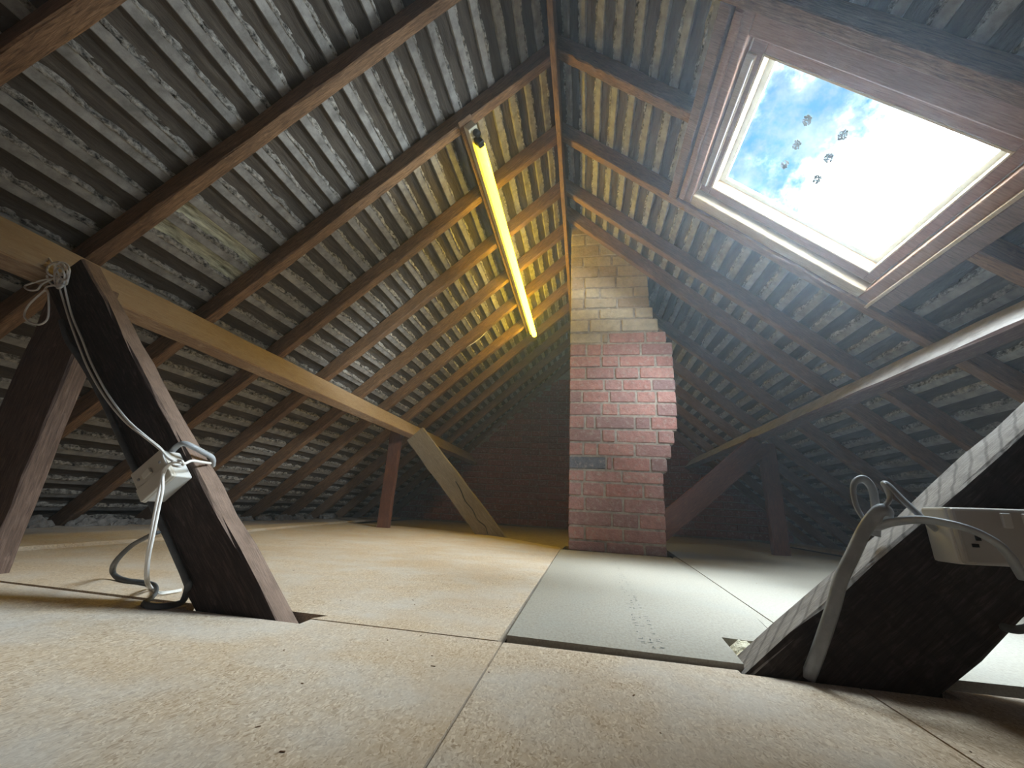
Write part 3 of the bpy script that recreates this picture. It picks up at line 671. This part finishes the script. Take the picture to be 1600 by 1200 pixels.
cable('grey_cable', [at(1568, 980, 3.1), at(1590, 984, 3.0), at(1625, 975, 2.9), at(1660, 950, 2.9)], .022, .022, M['dark_cable'], label='dark cable emerging from behind the thick strut near the socket', cat='cable')
# white cords of the near strut
kn = (88, 432)
def jitter_loop(cx, cy, rx, ry, Y, n=9, ph=0):
    return [at(cx+rx*math.cos(ph+6.283*i/n), cy+ry*math.sin(ph+6.283*i/n), Y+.02*math.sin(i*2.1)) for i in range(n+1)]
c1 = path([(40, 363, 3.6), (60, 385, 3.45), (80, 408, 3.28), (95, 436, 3.26), (93, 448, 3.25), (99, 470, 3.28), (110, 505, 3.28), (125, 545, 3.28), (140, 580, 3.28), (165, 622, 3.27), (195, 658, 3.24), (225, 682, 3.20), (250, 702, 3.13), (263, 716, 3.10), (274, 722, 3.08)])
c2 = path([(100, 432, 3.25), (101, 448, 3.25), (112, 492, 3.28), (128, 530, 3.28), (143, 568, 3.28), (168, 615, 3.27), (198, 655, 3.24), (228, 682, 3.21), (252, 702, 3.14), (256, 716, 3.09), (262, 727, 3.07)])
wc = empty('knotted_cable', at(92, 440, 3.25), label='thin white cord knotted at the strut top, hanging down to the switch box', cat='cord')
for c_ in (c1, c2): cable('strand', c_, .011, .011, M['white_cord'], wc, m=6, sides=6)
cable('knot', jitter_loop(89, 428, 16, 19, 3.24) + jitter_loop(86, 422, 13, 10, 3.22, ph=1) + jitter_loop(93, 434, 8, 16, 3.22, ph=2) + jitter_loop(97, 424, 12, 14, 3.24, ph=.5) + jitter_loop(97, 441, 8, 5, 3.22, ph=.2), .011, .011, M['white_cord'], wc, m=5, sides=6)
cable('loop', path([(92, 436, 3.23), (75, 436, 3.24), (55, 441, 3.24), (39, 447, 3.24), (44, 453, 3.23), (58, 453, 3.23), (66, 444, 3.23), (82, 436, 3.23)]), .011, .011, M['white_cord'], wc, m=6, sides=6)
cable('loop', path([(90, 445, 3.24), (74, 448, 3.23), (69, 455, 3.22), (72, 452, 3.22), (60, 462, 3.22), (44, 478, 3.22), (38, 494, 3.22), (48, 504, 3.22), (62, 507, 3.22), (73, 500, 3.22), (76, 485, 3.22), (75, 458, 3.22), (70, 452, 3.21)]), .011, .011, M['white_cord'], wc, m=6, sides=6)
wf_ = empty('white_flex', at(272, 724, 3.06), label='white twin flex tied round the switch box and hanging to the floor', cat='cord')
for dx, Y in ((0, 3.05), (5, 3.04)):
    cable('strand', path([(286, 724, 3.1), (275, 722, Y), (264, 726, Y), (255, 742-dx, Y), (249+dx, 765, Y), (243+dx, 795, Y+.03), (236+dx*.8, 835, Y+.06), (230+dx*.6, 870, Y+.12), (228+dx*.6, 905, Y+.2)]) + [atz(233+dx, 918+dx*.4, .02), atz(248, 925+dx*.5, .02), atz(268, 924+dx*.3, .02), atz(283, 921+dx*.4, .02)], .013, .010, M['white_cord'], wf_, m=6, sides=6)
cable('tie', jitter_loop(278, 724, 9, 5, 3.06) + path([(290, 724, 3.1), (300, 720, 3.16), (315, 722, 3.3), (329, 724, 3.5)]), .013, .010, M['white_cord'], wf_, m=5, sides=6)
cable('grey_cable', path([(268, 706, 3.28), (277, 697, 3.24), (288, 693, 3.24), (303, 699, 3.3), (320, 708, 3.42), (332, 716, 3.52), (332, 728, 3.60)]), .026, .026, M['grey_cable'], label='grey cable bent over the edge of the strut behind the switch box', cat='cable')
cable('grey_cable', [at(246, 832, 3.2), at(232, 838, 3.4), at(205, 853, 3.6), at(182, 876, 3.7), atz(176, 892, .09), atz(183, 902, .03), atz(200, 908, .02), atz(225, 911, .02), atz(242, 916, .02), atz(243, 928, .02), atz(232, 938, .02), atz(224, 943, .02), atz(238, 948, .02), atz(262, 947, .02), atz(285, 940, .03), at(294, 915, 3.29), at(290, 905, 3.29), at(270, 860, 3.29), at(250, 815, 3.29), at(225, 765, 3.29), at(190, 690, 3.29), at(160, 625, 3.29), at(130, 570, 3.29), at(104, 530, 3.29), at(95, 500, 3.29)], .028, .016, M['dark_cable'], label='dark flat cable looping on the floor at the foot of the switch strut', cat='cable', up=(0, 0, 1))
cable('thin_cable', [RP('L', q, 13.3, w) for q, w in ((-6.9, -.2), (-6.2, -.1), (-5.6, .02), (-5.1, .03), (-4.7, -.08), (-4.2, -.2))], .018, .018, M['white_cord'], label='thin pale cable stapled down a brown rafter behind the strip light', cat='cable')

# ------------------------------------------------------------------ insulation and mortar debris
for i, (x, y, z, r) in enumerate(((1.26, 3.95, -.10, .12), (1.42, 3.85, -.09, .13), (1.30, 3.72, -.12, .10), (1.50, 4.0, -.12, .10))): pass
bm = bmesh.new()
for i, (x, y, z, r) in enumerate(((1.27, 3.92, -.05, .14), (1.38, 3.85, -.04, .15), (1.24, 3.75, -.05, .12), (1.50, 3.95, -.05, .14), (1.20, 3.62, -.06, .11))):
    mt = bmesh.ops.create_icosphere(bm, subdivisions=3, radius=1, matrix=Matrix.Translation(Vector((x, y, z))) @ Matrix.Diagonal((r, r*1.1, r*.75, 1)))
for v in bm.verts:
    n_ = noise.noise(v.co*14)*.03 + noise.noise(v.co*40)*.018; v.co += Vector((n_, noise.noise(v.co*17+Vector((3, 1, 0)))*.03, n_)); v.co *= S
me = bpy.data.meshes.new('insulation_wool'); bm.to_mesh(me); bm.free(); me.materials.append(M['wool'])
io = bpy.data.objects.new('insulation_wool', me); COL.objects.link(io); tag(io, 'pale yellow insulation wool showing through the cut corner of the floor panel', 'insulation', kind='stuff')
bm = bmesh.new(); r2 = random.Random(3)
for i in range(46):
    y = 5.4 + i*.27 + r2.uniform(-.15, .15)
    if r2.random() < .3: continue
    bmesh.ops.create_icosphere(bm, subdivisions=3, radius=1, matrix=Matrix.Translation(Vector((-11.32+r2.uniform(-.15, .1), y, .09))) @ Matrix.Diagonal((.12+.08*r2.random(), .13+.12*r2.random(), .09+.10*r2.random(), 1)))
for v in bm.verts:
    q = v.co.copy(); v.co += Vector((noise.noise(q*6), noise.noise(q*6+Vector((9, 0, 0))), noise.noise(q*6+Vector((0, 9, 0)))))*.09 + Vector((noise.noise(q*19), noise.noise(q*19+Vector((4, 0, 0))), noise.noise(q*19+Vector((0, 4, 0)))))*.04
    v.co.z = max(v.co.z, .056); v.co *= S
me = bpy.data.meshes.new('mortar_debris'); bm.to_mesh(me); bm.free(); me.materials.append(M['debris'])
do = bpy.data.objects.new('mortar_debris', me); COL.objects.link(do); tag(do, 'crumbled grey mortar debris heaped along the low eaves edge of the floor', 'debris', kind='stuff')

# ------------------------------------------------------------------ added air volume standing in for lens glare
if GLARE:
    hm = bpy.data.materials.new('glare_air'); hm.use_nodes = True; hn = hm.node_tree; hn.nodes.clear()
    vs = hn.nodes.new('ShaderNodeVolumeScatter'); vs.inputs['Color'].default_value = (.72, .86, 1, 1); vs.inputs['Density'].default_value = GLARE; vs.inputs['Anisotropy'].default_value = .55
    vo_ = hn.nodes.new('ShaderNodeOutputMaterial'); hn.links.new(vs.outputs[0], vo_.inputs['Volume'])
    o_ = .575/CP; prof = [(-12.9, -.3), (11.8, -.3), (11.8, DR-T*11.8+o_), (-.55, DR+T*.55+o_), (-12.9, DL-T*12.9+o_)]
    n = len(prof); v = [(x*S, y*S, z*S) for y in (YB-.2, YF+.3) for x, z in prof]
    f = [list(range(n)), list(range(2*n-1, n-1, -1))] + [[i, n+i, n+(i+1) % n, (i+1) % n] for i in range(n)]
    ho = mesh_obj('glare_volume', v, f, hm); tag(ho, 'faint blue air volume added for the glare around the skylight', 'glare_volume', kind='stuff')
    bm = bmesh.new(); bm.from_mesh(ho.data); bmesh.ops.recalc_face_normals(bm, faces=bm.faces); bm.to_mesh(ho.data); bm.free()
